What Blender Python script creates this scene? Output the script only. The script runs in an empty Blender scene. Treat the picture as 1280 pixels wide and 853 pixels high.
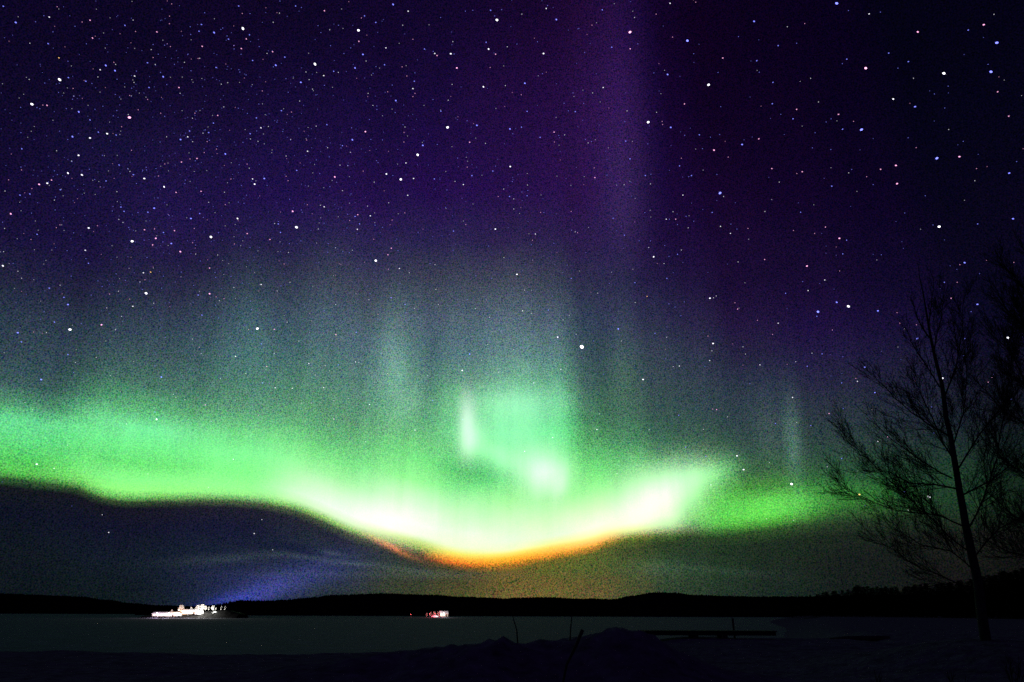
import bpy, bmesh, math, random
from math import radians as R, degrees as DG
from mathutils import Vector, Matrix, noise as mnoise

random.seed(7)
scene = bpy.context.scene
COL = scene.collection

# ------------------------------------------------------------------ camera
EYE = 4.0
FPX = 853.0                      # focal length in pixels of the 1280 px photograph
PITCH = math.atan((766.3 - 426.5) / FPX)
ROLL = R(0.18)
cam_d = bpy.data.cameras.new('camera')
cam = bpy.data.objects.new('camera', cam_d)
COL.objects.link(cam)
cam_d.sensor_width = 36.0
cam_d.lens = 36.0 * FPX / 1280.0
cam_d.clip_start = 0.1
cam_d.clip_end = 60000.0
cam.location = (0, 0, EYE)
Mrot = Matrix.Rotation(math.pi / 2 + PITCH, 3, 'X') @ Matrix.Rotation(ROLL, 3, 'Z')
cam.rotation_euler = Mrot.to_euler()
scene.camera = cam

def px_dir(px, py):
    return (Mrot @ Vector(((px - 640.0) / FPX, (426.5 - py) / FPX, -1.0))).normalized()

def azel(px, py):
    d = px_dir(px, py)
    return DG(math.atan2(d.x, d.y)), DG(math.asin(d.z))

def at_y(px, py, Y):
    d = px_dir(px, py)
    return Vector((d.x * Y / d.y, Y, EYE + d.z * Y / d.y))

# ------------------------------------------------------------------ render look
scene.render.engine = 'CYCLES'
scene.cycles.use_denoising = False
scene.cycles.max_bounces = 5
scene.cycles.diffuse_bounces = 2
scene.cycles.sample_clamp_indirect = 0.2
scene.cycles.pixel_filter_type = 'BLACKMAN_HARRIS'
scene.view_settings.view_transform = 'Standard'
scene.view_settings.look = 'None'
scene.view_settings.exposure = 0.0
scene.view_settings.gamma = 1.0
scene.view_settings.use_curve_mapping = False

def lin1(c):
    c = c / 255.0
    return c / 12.92 if c <= 0.04045 else ((c + 0.055) / 1.055) ** 2.4

def lin(c):
    return tuple(lin1(v) for v in c)

# ------------------------------------------------------------------ night sky with the aurora (world, by direction)
world = bpy.data.worlds.new('World')
scene.world = world
world.use_nodes = True
NT = world.node_tree
NT.nodes.clear()

def setin(sock, v):
    if hasattr(v, 'is_output'):
        NT.links.new(v, sock)
    else:
        sock.default_value = v

def M(op, a, b=0.0, c=0.0, clamp=False):
    n = NT.nodes.new('ShaderNodeMath')
    n.operation = op
    n.use_clamp = clamp
    setin(n.inputs[0], a)
    setin(n.inputs[1], b)
    setin(n.inputs[2], c)
    return n.outputs[0]

def V(op, a, b=None, c=None):
    n = NT.nodes.new('ShaderNodeVectorMath')
    n.operation = op
    setin(n.inputs[0], a)
    if b is not None:
        setin(n.inputs[1], b)
    if c is not None:
        setin(n.inputs[2], c)
    return n.outputs['Value'] if op in ('DOT_PRODUCT', 'LENGTH') else n.outputs['Vector']

def MR(v, a, b, c=0.0, d=1.0, kind='SMOOTHSTEP'):
    n = NT.nodes.new('ShaderNodeMapRange')
    n.interpolation_type = kind
    setin(n.inputs[0], v)
    for i, x in enumerate((a, b, c, d)):
        n.inputs[1 + i].default_value = x
    return n.outputs[0]

tc = NT.nodes.new('ShaderNodeTexCoord')
DIR = tc.outputs['Generated']
sep = NT.nodes.new('ShaderNodeSeparateXYZ')
NT.links.new(DIR, sep.inputs[0])
AZ = M('MULTIPLY', M('ARCTAN2', sep.outputs[0], sep.outputs[1]), 57.29578)
EL = M('MULTIPLY', M('ARCSINE', sep.outputs[2]), 57.29578)
cmb = NT.nodes.new('ShaderNodeCombineXYZ')
NT.links.new(AZ, cmb.inputs[0])
NT.links.new(EL, cmb.inputs[1])
PP = cmb.outputs[0]

# gentle wandering of the aurora so that nothing is perfectly smooth
wob = NT.nodes.new('ShaderNodeTexNoise')
NT.links.new(V('MULTIPLY', PP, (0.22, 0.10, 0.0)), wob.inputs['Vector'])
wob.inputs['Scale'].default_value = 1.0
wob.inputs['Detail'].default_value = 2.0
PW = V('ADD', PP, V('MULTIPLY', V('SUBTRACT', wob.outputs['Color'], (0.5, 0.5, 0.5)), (1.0, 0.9, 0.0)))

# lower border of the aurora against azimuth
EDGE = [(-200, 590), (-60, 597), (0, 600), (50, 606), (95, 611), (115, 619), (145, 626), (200, 627), (260, 628), (320, 632),
        (360, 639), (400, 653), (440, 670), (475, 681), (520, 693), (560, 701), (590, 705),
        (625, 704), (660, 699), (700, 692), (740, 683), (765, 675), (800, 669), (850, 667),
        (900, 668), (950, 664), (1000, 657), (1050, 650), (1180, 645), (1290, 640), (1400, 640)]
AZ0, AZ1, ELM = -48.0, 48.0, 20.0
fc = NT.nodes.new('ShaderNodeFloatCurve')
cv = fc.mapping.curves[0]
ptsE = []
for x, y in EDGE:
    a, e = azel(x, y)
    ptsE.append(((a - AZ0) / (AZ1 - AZ0), e / ELM))
ptsE = [p for p in ptsE if 0.0 < p[0] < 1.0]
cv.points[0].location = (0.0, ptsE[0][1])
cv.points[1].location = (1.0, ptsE[-1][1])
for p in ptsE:
    cv.points.new(*p)
fc.mapping.update()
setin(fc.inputs[1], MR(AZ, AZ0, AZ1, 0, 1, 'LINEAR'))
EL0 = M('MULTIPLY', fc.outputs[0], ELM)

def edge_el(az):                      # the same border in python (piecewise linear)
    t = (az - AZ0) / (AZ1 - AZ0)
    P = ptsE
    if t <= P[0][0]:
        return P[0][1] * ELM
    for i in range(len(P) - 1):
        if t <= P[i + 1][0]:
            k = (t - P[i][0]) / (P[i + 1][0] - P[i][0])
            return (P[i][1] * (1 - k) + P[i + 1][1] * k) * ELM
    return P[-1][1] * ELM

sepw = NT.nodes.new('ShaderNodeSeparateXYZ')
NT.links.new(PW, sepw.inputs[0])
# keep the border itself crisp and let the wander grow above it
TT0 = M('SUBTRACT', EL, EL0)
KW = MR(TT0, 0.3, 6.0, 0.12, 1.0)
ELW = M('ADD', EL, M('MULTIPLY', M('SUBTRACT', sepw.outputs[1], EL), KW))
TT = M('SUBTRACT', ELW, EL0)
SS = M('DIVIDE', M('ADD', M('ARCTAN2', TT, 8.0), 1.0), 2.5)

def s_of(t):
    return (math.atan2(t, 8.0) + 1.0) / 2.5

# heights above the border (photograph rows) -> colour of the sky there, by azimuth
COLS = {
 20: [(0,12,6,38),(120,14,8,42),(240,18,10,52),(300,22,16,58),(350,32,34,66),(400,44,58,74),(440,50,68,80),(480,58,88,88),(505,72,140,100),(525,96,215,135),(545,92,218,125),(575,80,200,90),(590,85,195,80),(600,50,90,50),(610,20,24,30),(640,14,18,34),(690,15,22,30),(745,13,20,26)],
 160: [(0,14,6,40),(120,18,9,50),(240,26,14,68),(300,30,24,68),(350,40,44,76),(400,52,68,84),(440,62,86,92),(480,72,116,100),(510,86,176,112),(535,112,240,148),(560,105,238,128),(580,100,225,110),(600,140,255,140),(612,150,255,130),(620,120,200,100),(627,52,72,46),(635,22,22,34),(660,18,20,40),(700,18,26,38),(745,15,24,28)],
 300: [(0,14,6,40),(120,20,10,56),(240,30,16,78),(300,38,32,78),(350,54,60,88),(400,70,88,102),(440,78,108,110),(480,80,126,110),(510,84,150,110),(540,105,210,125),(565,120,248,140),(590,120,250,130),(610,150,255,145),(618,150,240,135),(628,74,92,64),(636,30,30,44),(660,22,24,48),(690,24,32,50),(720,26,34,56),(745,24,34,50)],
 420: [(0,16,6,44),(120,22,10,60),(240,34,16,80),(300,46,40,88),(350,66,72,98),(400,82,100,114),(440,88,116,118),(480,88,134,116),(520,94,154,115),(550,105,190,122),(575,126,230,136),(595,160,248,160),(615,212,255,205),(635,242,255,235),(645,225,255,205),(653,150,200,110),(660,68,80,60),(670,36,38,52),(690,34,42,56),(720,32,40,56),(745,30,40,40)],
 520: [(0,16,6,44),(120,24,10,62),(240,34,14,80),(300,44,36,86),(350,64,68,94),(400,84,98,112),(440,88,116,120),(480,90,132,118),(520,96,160,120),(550,110,196,124),(575,122,230,132),(600,150,250,150),(620,200,255,195),(640,236,255,228),(655,246,255,238),(668,238,255,218),(676,190,228,115),(683,145,180,72),(689,95,105,52),(695,58,60,46),(710,46,56,50),(745,50,58,38)],
 575: [(0,18,6,46),(120,28,11,64),(240,35,15,80),(300,46,36,86),(350,66,70,96),(400,86,102,116),(440,92,120,124),(470,96,142,126),(500,105,185,133),(540,116,212,142),(560,114,208,134),(590,105,205,120),(610,128,236,138),(640,196,255,190),(665,230,255,218),(683,232,255,200),(692,240,235,90),(698,255,180,45),(704,220,115,38),(709,110,80,42),(714,64,64,42),(725,60,66,42),(745,72,74,42)],
 640: [(0,20,6,46),(120,30,11,64),(240,36,16,78),(300,46,34,84),(350,68,72,98),(400,92,106,120),(440,98,128,128),(470,104,160,136),(500,122,208,153),(540,132,240,165),(570,126,230,148),(600,124,234,140),(625,160,248,156),(650,200,255,188),(675,222,255,208),(686,235,255,190),(691,252,235,100),(696,255,195,45),(701,250,160,38),(706,160,112,40),(713,100,88,42),(725,92,84,45),(745,104,90,50)],
 690: [(0,22,6,48),(120,32,11,66),(240,38,16,80),(300,44,32,82),(350,62,66,94),(400,84,98,112),(440,92,122,124),(470,96,152,128),(500,106,194,142),(540,110,230,146),(570,130,238,152),(590,160,250,168),(610,156,246,158),(625,148,240,144),(650,188,255,174),(670,212,255,196),(678,230,252,150),(684,255,215,70),(691,255,170,40),(696,190,130,42),(701,106,98,42),(712,86,95,42),(725,90,88,45),(745,100,90,48)],
 740: [(0,24,6,48),(120,30,10,62),(240,34,14,70),(300,38,26,74),(350,46,46,80),(400,56,68,86),(440,62,80,86),(480,68,96,92),(520,72,122,92),(550,84,156,100),(580,110,205,120),(610,146,242,146),(640,185,252,170),(660,214,255,198),(669,228,250,160),(674,252,220,85),(681,255,175,45),(686,175,125,45),(692,95,98,45),(705,80,95,45),(725,82,84,46),(745,92,84,48)],
 785: [(0,24,5,46),(120,28,8,56),(240,32,12,64),(300,34,20,68),(350,42,38,74),(400,52,58,82),(440,60,78,86),(480,64,90,84),(520,64,102,84),(550,74,136,94),(580,104,200,118),(610,155,245,152),(640,200,255,188),(655,215,255,190),(664,200,230,110),(671,140,150,55),(678,82,98,44),(688,62,74,42),(710,66,82,46),(745,68,74,46)],
 830: [(0,19,4,46),(120,23,7,54),(240,28,9,59),(300,33,15,62),(350,37,26,68),(400,44,46,74),(440,52,64,80),(480,56,74,80),(520,58,86,80),(550,62,104,84),(568,70,130,90),(585,95,190,108),(605,130,235,132),(625,165,248,155),(645,180,250,160),(656,150,225,125),(664,110,150,65),(671,68,95,45),(680,42,58,36),(710,46,70,46),(745,44,60,44)],
 862: [(0,18,4,44),(120,21,6,51),(240,27,8,58),(300,31,13,60),(350,35,22,65),(400,41,39,70),(440,48,56,75),(480,52,67,77),(520,54,79,77),(545,58,92,78),(562,62,112,82),(580,74,155,92),(600,92,200,100),(622,106,222,104),(640,100,212,92),(652,88,185,74),(663,62,110,48),(671,44,66,38),(690,38,56,40),(715,40,62,42),(745,39,54,41)],
 890: [(0,18,3,38),(120,21,4,44),(240,27,7,54),(300,31,12,59),(350,34,19,63),(400,39,34,67),(440,45,50,71),(480,49,62,75),(520,51,72,74),(550,54,86,72),(575,60,112,74),(595,70,150,78),(612,80,180,76),(630,90,200,80),(645,94,205,80),(656,84,180,70),(665,56,105,46),(673,40,60,36),(690,32,50,34),(715,34,54,38),(745,34,48,38)],
 950: [(0,16,2,34),(120,18,3,38),(240,26,6,50),(300,30,10,56),(350,30,12,58),(400,34,22,60),(440,36,34,62),(480,44,54,70),(520,48,64,72),(560,50,76,68),(590,58,98,64),(610,72,140,62),(630,96,205,84),(645,98,212,80),(655,80,160,60),(664,48,78,40),(680,30,44,32),(710,28,40,32),(745,26,38,32)],
 1050: [(0,13,2,32),(120,16,3,37),(240,21,5,46),(300,25,9,52),(350,28,11,57),(400,29,16,59),(440,33,26,63),(480,37,38,63),(520,42,53,62),(560,44,66,60),(590,44,82,56),(615,50,115,52),(630,54,115,50),(645,46,80,42),(655,36,52,36),(670,26,36,28),(700,22,28,26),(740,20,26,24)],
 1180: [(0,10,2,30),(120,11,3,33),(240,15,4,40),(300,18,7,45),(350,20,9,48),(400,22,15,50),(440,26,24,50),(480,29,31,50),(520,31,39,51),(560,31,49,44),(600,31,60,41),(630,30,57,37),(650,28,42,30),(670,24,27,24),(740,17,17,17)],
 1290: [(0,5,3,23),(120,6,4,26),(240,9,5,30),(300,11,6,33),(350,11,7,35),(400,12,10,34),(440,15,14,34),(480,17,19,32),(520,18,23,31),(560,19,31,30),(600,19,35,26),(640,17,28,20),(670,14,16,15),(740,12,12,12)],
}
acc = None
keys = sorted(COLS)
prev_out = None
prev_az = None
for k in keys:
    rp = NT.nodes.new('ShaderNodeValToRGB')
    rp.color_ramp.interpolation = 'LINEAR'
    st = []
    for (y, r, g, b) in COLS[k]:
        if y <= 350:
            r, b = r * (1.02 if k < 760 else 0.86), b * 0.90
        if 280 < y < 470 and 250 < k < 760:
            r, g, b = r * .92, g * .97, b * .98
        if y <= 350 and k >= 940:
            r, g, b = r * .95, g, b * .92
        if k <= 300 and 480 < y < 600:
            r, b = r * 1.08, b * 1.06
        a, e = azel(k, y)
        st.append((s_of(e - edge_el(a)), lin((r, g, b))))
    st.sort()
    els = rp.color_ramp.elements
    els[0].position = max(0.0, st[0][0])
    els[0].color = (*st[0][1], 1)
    els[1].position = min(1.0, st[-1][0])
    els[1].color = (*st[-1][1], 1)
    for p, c in st[1:-1]:
        q = els.new(p)
        q.color = (*c, 1)
    NT.links.new(SS, rp.inputs[0])
    az_k = azel(k, 620)[0]
    if acc is None:
        acc = rp.outputs[0]
    else:
        mx = NT.nodes.new('ShaderNodeMix')
        mx.data_type = 'RGBA'
        NT.links.new(MR(AZ, prev_az, az_k), mx.inputs[0])
        NT.links.new(acc, mx.inputs[6])
        NT.links.new(rp.outputs[0], mx.inputs[7])
        acc = mx.outputs[2]
    prev_az = az_k
SKY = acc

EDGE_ON = MR(TT0, -0.35, 0.55)
def gauss(px, py, sx, sy, rot, col, k=1.0, above=False):
    """soft patch of light on the sky: centre, half sizes and tilt read off the photograph, colour in linear light"""
    global SKY
    a, e = azel(px, py)
    ca, sa = math.cos(R(rot)), math.sin(R(rot))
    a1, e1 = azel(px + sx * ca, py - sx * sa)
    a2, e2 = azel(px + sy * sa, py + sy * ca)
    u = Vector((a1 - a, e1 - e)); v = Vector((a2 - a, e2 - e))
    mp = NT.nodes.new('ShaderNodeMapping')
    mp.vector_type = 'TEXTURE'
    mp.inputs[1].default_value = (a, e, 0)
    mp.inputs[2].default_value = (0, 0, math.atan2(u.y, u.x))
    mp.inputs[3].default_value = (u.length, v.length, 1)
    NT.links.new(PP, mp.inputs[0])
    d2 = V('DOT_PRODUCT', mp.outputs[0], mp.outputs[0])
    g = M('POWER', math.exp(-0.5), d2)
    if above:                        # light of the curtain itself ends at its lower border
        g = M('MULTIPLY', g, EDGE_ON)
    SKY = V('MULTIPLY_ADD', g, tuple(c * k for c in col), SKY)

# purple ray and its neighbours
gauss(764, 150, 30, 120, 0, (0.012, 0.003, 0.028))
gauss(780, 170, 19, 95, 0, (0.009, 0.003, 0.019))
gauss(780, 262, 20, 55, 0, (0.007, 0.007, 0.014))
gauss(728, 130, 26, 110, 0, (0.003, 0.001, 0.007))
# green-white rays
gauss(490, 448, 15, 42, 0, (0.05, 0.10, 0.07))
gauss(497, 478, 14, 30, -10, (0.04, 0.10, 0.06))
gauss(510, 508, 8, 18, -24, (0.05, 0.10, 0.07))
gauss(542, 455, 9, 46, 0, (-0.016, -0.022, -0.02))
gauss(312, 425, 18, 46, 0, (0.006, 0.03, 0.018))
gauss(365, 440, 18, 50, 0, (-0.008, -0.012, -0.012))
gauss(584, 530, 7, 24, 0, (0.46, 0.40, 0.46))
gauss(592, 550, 9, 16, -26, (0.18, 0.22, 0.18))
gauss(614, 566, 24, 9, -22, (0.12, 0.24, 0.13))
gauss(652, 530, 36, 34, 0, (0.06, 0.13, 0.08))
gauss(640, 505, 44, 13, 0, (0.07, 0.14, 0.09))
gauss(608, 596, 30, 13, -8, (-0.06, -0.14, -0.06))
gauss(664, 584, 26, 18, -8, (0.20, 0.14, 0.20))
gauss(682, 594, 17, 20, 0, (0.26, 0.10, 0.26))
gauss(700, 607, 6, 14, -12, (0.16, 0.05, 0.16))
gauss(716, 570, 11, 40, 0, (-0.01, 0.08, -0.01))
gauss(672, 458, 40, 30, 0, (0.015, 0.032, 0.026))
gauss(750, 478, 15, 46, 0, (-0.014, -0.018, -0.018))
gauss(778, 480, 12, 52, 0, (0.012, 0.028, 0.018))
gauss(750, 600, 12, 20, 0, (-0.03, 0.02, -0.03))
gauss(991, 552, 8, 36, 0, (0.045, 0.085, 0.068))
gauss(958, 540, 12, 36, 0, (0.014, 0.022, 0.020))
gauss(765, 652, 50, 22, 0, (0.24, 0.14, 0.18), above=True)
gauss(690, 662, 55, 20, 0, (0.12, 0.06, 0.08), above=True)
# the bright lobe on the right, drawn out to a point
gauss(820, 626, 30, 25, 0, (0.34, 0.20, 0.30), above=True)
gauss(846, 607, 30, 20, 26, (0.34, 0.36, 0.32), above=True)
gauss(880, 594, 24, 12, 22, (0.14, 0.36, 0.14))
gauss(900, 590, 14, 8, 22, (0.02, 0.12, 0.02))
gauss(970, 632, 40, 11, 14, (0.02, 0.08, 0.01))
gauss(1005, 632, 26, 13, 4, (0.01, 0.05, 0.01))
gauss(482, 658, 30, 15, -24, (0.22, 0.10, 0.20), above=True)
gauss(590, 680, 40, 12, 0, (0.10, 0.05, 0.08), above=True)
gauss(488, 683, 20, 2.6, -26, (0.46, 0.13, 0.04))
# blue glow of a lit place beyond the hill
gauss(292, 752, 26, 7, 12, (0.012, 0.018, 0.17))
gauss(335, 737, 42, 11, 17, (0.020, 0.022, 0.125))
gauss(385, 718, 55, 17, 14, (0.010, 0.012, 0.06))
gauss(300, 728, 38, 20, 0, (0.004, 0.004, 0.020))
# thin lit cloud bands
for a in ((270, 701, 46, 4, 3, .010), (310, 695, 38, 3, 3, .012), (392, 698, 36, 2.4, -7, .022), (415, 692, 13, 2, -10, .03),
          (450, 705, 22, 1.8, 0, .02), (500, 711, 34, 2.6, -6, .022), (460, 718, 90, 4, 0, .012), (560, 719, 60, 4, 0, .01), (905, 714, 50, 3, -5, .010),
          (820, 712, 26, 8, 0, .016), (385, 690, 30, 5, -8, -.008), (440, 735, 60, 6, 0, .006)):
    gauss(*a[:5], (a[5] * .8, a[5] * 1.15, a[5] * .95))
gauss(660, 730, 90, 14, 0, (0.02, 0.005, 0.0))
# milky way
gauss(170, 240, 90, 60, 35, (0.0030, 0.0022, 0.013))
gauss(130, 190, 34, 26, 35, (0.0012, 0.001, 0.006))
gauss(215, 285, 40, 26, 20, (0.0012, 0.001, 0.005))
gauss(90, 160, 50, 40, 35, (0.0006, 0.0005, 0.004))
gauss(330, 190, 110, 60, 20, (0.001, 0.0006, 0.005))

# fine upright rays in the curtain
rn = NT.nodes.new('ShaderNodeTexNoise')
NT.links.new(V('MULTIPLY', PP, (0.75, 0.035, 0.0)), rn.inputs['Vector'])
rn.inputs['Scale'].default_value = 1.0
rn.inputs['Detail'].default_value = 4.0
rn.inputs['Roughness'].default_value = 0.6
ray = M('MULTIPLY', M('SUBTRACT', rn.outputs['Fac'], 0.5), M('MULTIPLY', MR(TT0, 0.5, 5.0, 0.08, 0.42), MR(TT0, 14.0, 24.0, 1.0, 0.3)))
SKY = V('MULTIPLY', SKY, M('ADD', ray, 1.0))

# fine sensor-like grain painted into the sky light, and a coarse mottle
def sky_noise(scale, detail, rough=0.5):
    n = NT.nodes.new('ShaderNodeTexNoise')
    NT.links.new(DIR, n.inputs['Vector'])
    n.inputs['Scale'].default_value = scale
    n.inputs['Detail'].default_value = detail
    n.inputs['Roughness'].default_value = rough
    return V('ADD', V('MULTIPLY', n.outputs['Color'], (0.55, 0.55, 0.55)), V('MULTIPLY', n.outputs['Fac'], (0.45, 0.45, 0.45)))
GR = 3.4
fine = V('SUBTRACT', sky_noise(660.0, 0.0, 0.5), (0.5, 0.5, 0.5))
fine = V('ADD', V('MULTIPLY', fine, (GR, GR, GR)), (1.0, 1.0, 1.0))
fine = V('MAXIMUM', fine, (0.10, 0.10, 0.10))
BR = V('DOT_PRODUCT', SKY, (0.25, 0.5, 0.25))
mixg = NT.nodes.new('ShaderNodeMix')
mixg.data_type = 'VECTOR'
NT.links.new(MR(BR, 0.05, 0.80, 1.0, 0.06), mixg.inputs[0])
mixg.inputs[4].default_value = (1, 1, 1)
NT.links.new(fine, mixg.inputs[5])
SKY = V('MULTIPLY', SKY, mixg.outputs[1])
coarse = V('ADD', V('MULTIPLY', V('SUBTRACT', sky_noise(26.0, 3.0), (0.5, 0.5, 0.5)), (0.20, 0.20, 0.20)), (1.0, 1.0, 1.0))
SKY = V('MULTIPLY', SKY, coarse)
SKY = V('MAXIMUM', SKY, (0, 0, 0))
# the aurora hangs in the north: the unseen sky behind the viewer is set violet to light the snow
back = MR(M('ABSOLUTE', AZ), 50.0, 95.0, 1.0, 0.0)
gnd = MR(EL, -3.0, -0.2, 0.05, 1.0)
mb = NT.nodes.new('ShaderNodeMix')
mb.data_type = 'VECTOR'
NT.links.new(back, mb.inputs[0])
mb.inputs[4].default_value = (0.011, 0.0065, 0.036)
NT.links.new(SKY, mb.inputs[5])
SKY = V('MULTIPLY', mb.outputs[1], M('MULTIPLY', gnd, 1.05))
bgn = NT.nodes.new('ShaderNodeBackground')
NT.links.new(SKY, bgn.inputs[0])
bgn.inputs[1].default_value = 1.0
wo = NT.nodes.new('ShaderNodeOutputWorld')
NT.links.new(bgn.outputs[0], wo.inputs[0])
world.cycles.sampling_method = 'MANUAL'
world.cycles.sample_map_resolution = 512

# ------------------------------------------------------------------ materials
def material(name, base, rough=0.9, spec=0.2, scale=None, var=0.25, bump=0.0, bscale=8.0, detail=5):
    m = bpy.data.materials.new(name)
    m.use_nodes = True
    nt = m.node_tree
    bs = nt.nodes['Principled BSDF']
    bs.inputs['Base Color'].default_value = (*base, 1)
    bs.inputs['Roughness'].default_value = rough
    bs.inputs['Specular IOR Level'].default_value = spec
    t = nt.nodes.new('ShaderNodeTexCoord')
    if scale:
        n = nt.nodes.new('ShaderNodeTexNoise')
        n.inputs['Scale'].default_value = scale
        n.inputs['Detail'].default_value = detail
        n.inputs['Roughness'].default_value = 0.5 if detail < 8 else 0.72
        nt.links.new(t.outputs['Object'], n.inputs['Vector'])
        r = nt.nodes.new('ShaderNodeValToRGB')
        r.color_ramp.elements[0].position = .3
        r.color_ramp.elements[1].position = .7
        r.color_ramp.elements[0].color = (*[c * (1 - var) for c in base], 1)
        r.color_ramp.elements[1].color = (*[min(1, c * (1 + var)) for c in base], 1)
        nt.links.new(n.outputs['Fac'], r.inputs[0])
        nt.links.new(r.outputs[0], bs.inputs['Base Color'])
    if bump:
        n2 = nt.nodes.new('ShaderNodeTexNoise')
        n2.inputs['Scale'].default_value = bscale
        n2.inputs['Detail'].default_value = max(6, detail)
        nt.links.new(t.outputs['Object'], n2.inputs['Vector'])
        bp = nt.nodes.new('ShaderNodeBump')
        bp.inputs['Strength'].default_value = bump
        bp.inputs['Distance'].default_value = 0.1
        nt.links.new(n2.outputs['Fac'], bp.inputs['Height'])
        nt.links.new(bp.outputs[0], bs.inputs['Normal'])
    return m

def glow(name, col, strength):
    m = bpy.data.materials.new(name)
    m.use_nodes = True
    nt = m.node_tree
    nt.nodes.clear()
    e = nt.nodes.new('ShaderNodeEmission')
    e.inputs[0].default_value = (*col, 1)
    e.inputs[1].default_value = strength
    o = nt.nodes.new('ShaderNodeOutputMaterial')
    nt.links.new(e.outputs[0], o.inputs[0])
    m.cycles.emission_sampling = 'NONE'
    return m

MAT = {
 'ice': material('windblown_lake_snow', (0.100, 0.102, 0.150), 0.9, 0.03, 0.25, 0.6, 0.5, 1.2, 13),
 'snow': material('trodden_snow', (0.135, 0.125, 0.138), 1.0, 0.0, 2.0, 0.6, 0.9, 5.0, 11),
 'hill': material('forest_floor', (0.012, 0.013, 0.012), 1.0, 0.0),
 'forest': material('spruce_needles', (0.010, 0.014, 0.010), 1.0, 0.0, 0.3, 0.4),
 'needle': material('near_spruce_needles', (0.012, 0.016, 0.011), 1.0, 0.0, 3.0, 0.4),
 'bark': material('dark_birch_bark', (0.045, 0.042, 0.040), 0.95, 0.05, 6.0, 0.5),
 'twig': material('birch_twig', (0.03, 0.026, 0.024), 0.95, 0.05),
 'stick': material('weathered_stick', (0.04, 0.034, 0.03), 0.9, 0.05, 9.0, 0.4),
 'deck': material('weathered_plank', (0.045, 0.04, 0.036), 0.9, 0.05, 5.0, 0.4),
 'frost': material('frosted_twig', (0.80, 0.78, 0.74), 0.9, 0.1, 1.0, 0.15),
 'lit_snow': material('snow_drift', (0.85, 0.85, 0.86), 0.95, 0.1, 0.8, 0.05),
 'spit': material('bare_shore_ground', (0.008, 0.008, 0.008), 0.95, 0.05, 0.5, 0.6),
 'wall': material('painted_board', (0.62, 0.56, 0.48), 0.8, 0.2, 2.0, 0.15),
 'roof': material('snow_on_roof', (0.82, 0.82, 0.84), 0.95, 0.1, 1.0, 0.05),
 'steel': material('dark_steel', (0.08, 0.08, 0.08), 0.5, 0.5),
 'door': material('brown_door', (0.10, 0.06, 0.04), 0.7, 0.2),
 'shrub_twig': material('frozen_brush', (0.55, 0.42, 0.36), 0.9, 0.1, 2.0, 0.2),
}
MAT['lamp'] = glow('lamp_bulb', (1.0, 0.93, 0.82), 40.0)
MAT['redlamp'] = glow('red_lamp_bulb', (1.0, 0.10, 0.10), 25.0)
MAT['window'] = glow('lit_window', (1.0, 0.80, 0.50), 6.0)

# ------------------------------------------------------------------ helpers
def obj(name, bm, mat, parent=None, smooth=False):
    me = bpy.data.meshes.new(name)
    bm.to_mesh(me)
    bm.free()
    me.materials.append(mat)
    if smooth:
        for p in me.polygons:
            p.use_smooth = True
    o = bpy.data.objects.new(name, me)
    COL.objects.link(o)
    if parent:
        o.parent = parent
    return o

def tag(o, label=None, cat=None, group=None, kind=None):
    if label: o['label'] = label
    if cat: o['category'] = cat
    if group: o['group'] = group
    if kind: o['kind'] = kind
    return o

def empty(name, loc, label, cat, group=None, rz=0.0):
    o = bpy.data.objects.new(name, None)
    o.empty_display_size = 0.3
    COL.objects.link(o)
    o.location = loc
    o.rotation_euler = (0, 0, rz)
    return tag(o, label, cat, group)

def tube(bm, pts, rad, sides=6, cap=True):
    rings = []
    n = len(pts)
    up = Vector((0.13, 0.31, 0.94))
    for i, p in enumerate(pts):
        a = pts[max(0, i - 1)]; b = pts[min(n - 1, i + 1)]
        t = (b - a)
        if t.length < 1e-6:
            t = Vector((0, 0, 1))
        t.normalize()
        u = t.cross(up)
        if u.length < 1e-3:
            u = t.cross(Vector((1, 0, 0)))
        u.normalize()
        w = t.cross(u)
        rings.append([bm.verts.new(p + (u * math.cos(2 * math.pi * k / sides) + w * math.sin(2 * math.pi * k / sides)) * rad[i]) for k in range(sides)])
    for i in range(n - 1):
        for k in range(sides):
            bm.faces.new((rings[i][k], rings[i][(k + 1) % sides], rings[i + 1][(k + 1) % sides], rings[i + 1][k]))
    if cap:
        bm.faces.new(rings[0][::-1])
        bm.faces.new(rings[-1])

def box(bm, c, s, rz=0.0):
    m = Matrix.Translation(Vector(c)) @ Matrix.Rotation(rz, 4, 'Z') @ Matrix.Diagonal((s[0], s[1], s[2], 1))
    return bmesh.ops.create_cube(bm, size=1.0, matrix=m)['verts']

def smooth01(a, b, x):
    t = max(0.0, min(1.0, (x - a) / (b - a)))
    return t * t * (3 - 2 * t)

def fbm(x, y, z=0.0, o=4):
    return mnoise.fractal(Vector((x, y, z)), 0.9, 2.0, o)

# ------------------------------------------------------------------ the frozen lake
bm = bmesh.new()
xs = [-14000, -4000, -1500, -600, -250, -100, -40, 0, 40, 100, 250, 600, 1500, 4000, 14000]
ys = [-4000, -800, -200, -60, 0, 40, 80, 160, 320, 640, 1200, 2400, 6000, 16000]
g = [[bm.verts.new((x, y, 0)) for y in ys] for x in xs]
for i in range(len(xs) - 1):
    for j in range(len(ys) - 1):
        bm.faces.new((g[i][j], g[i + 1][j], g[i + 1][j + 1], g[i][j + 1]))
tag(obj('frozen_lake', bm, MAT['ice']), kind='structure')

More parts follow.
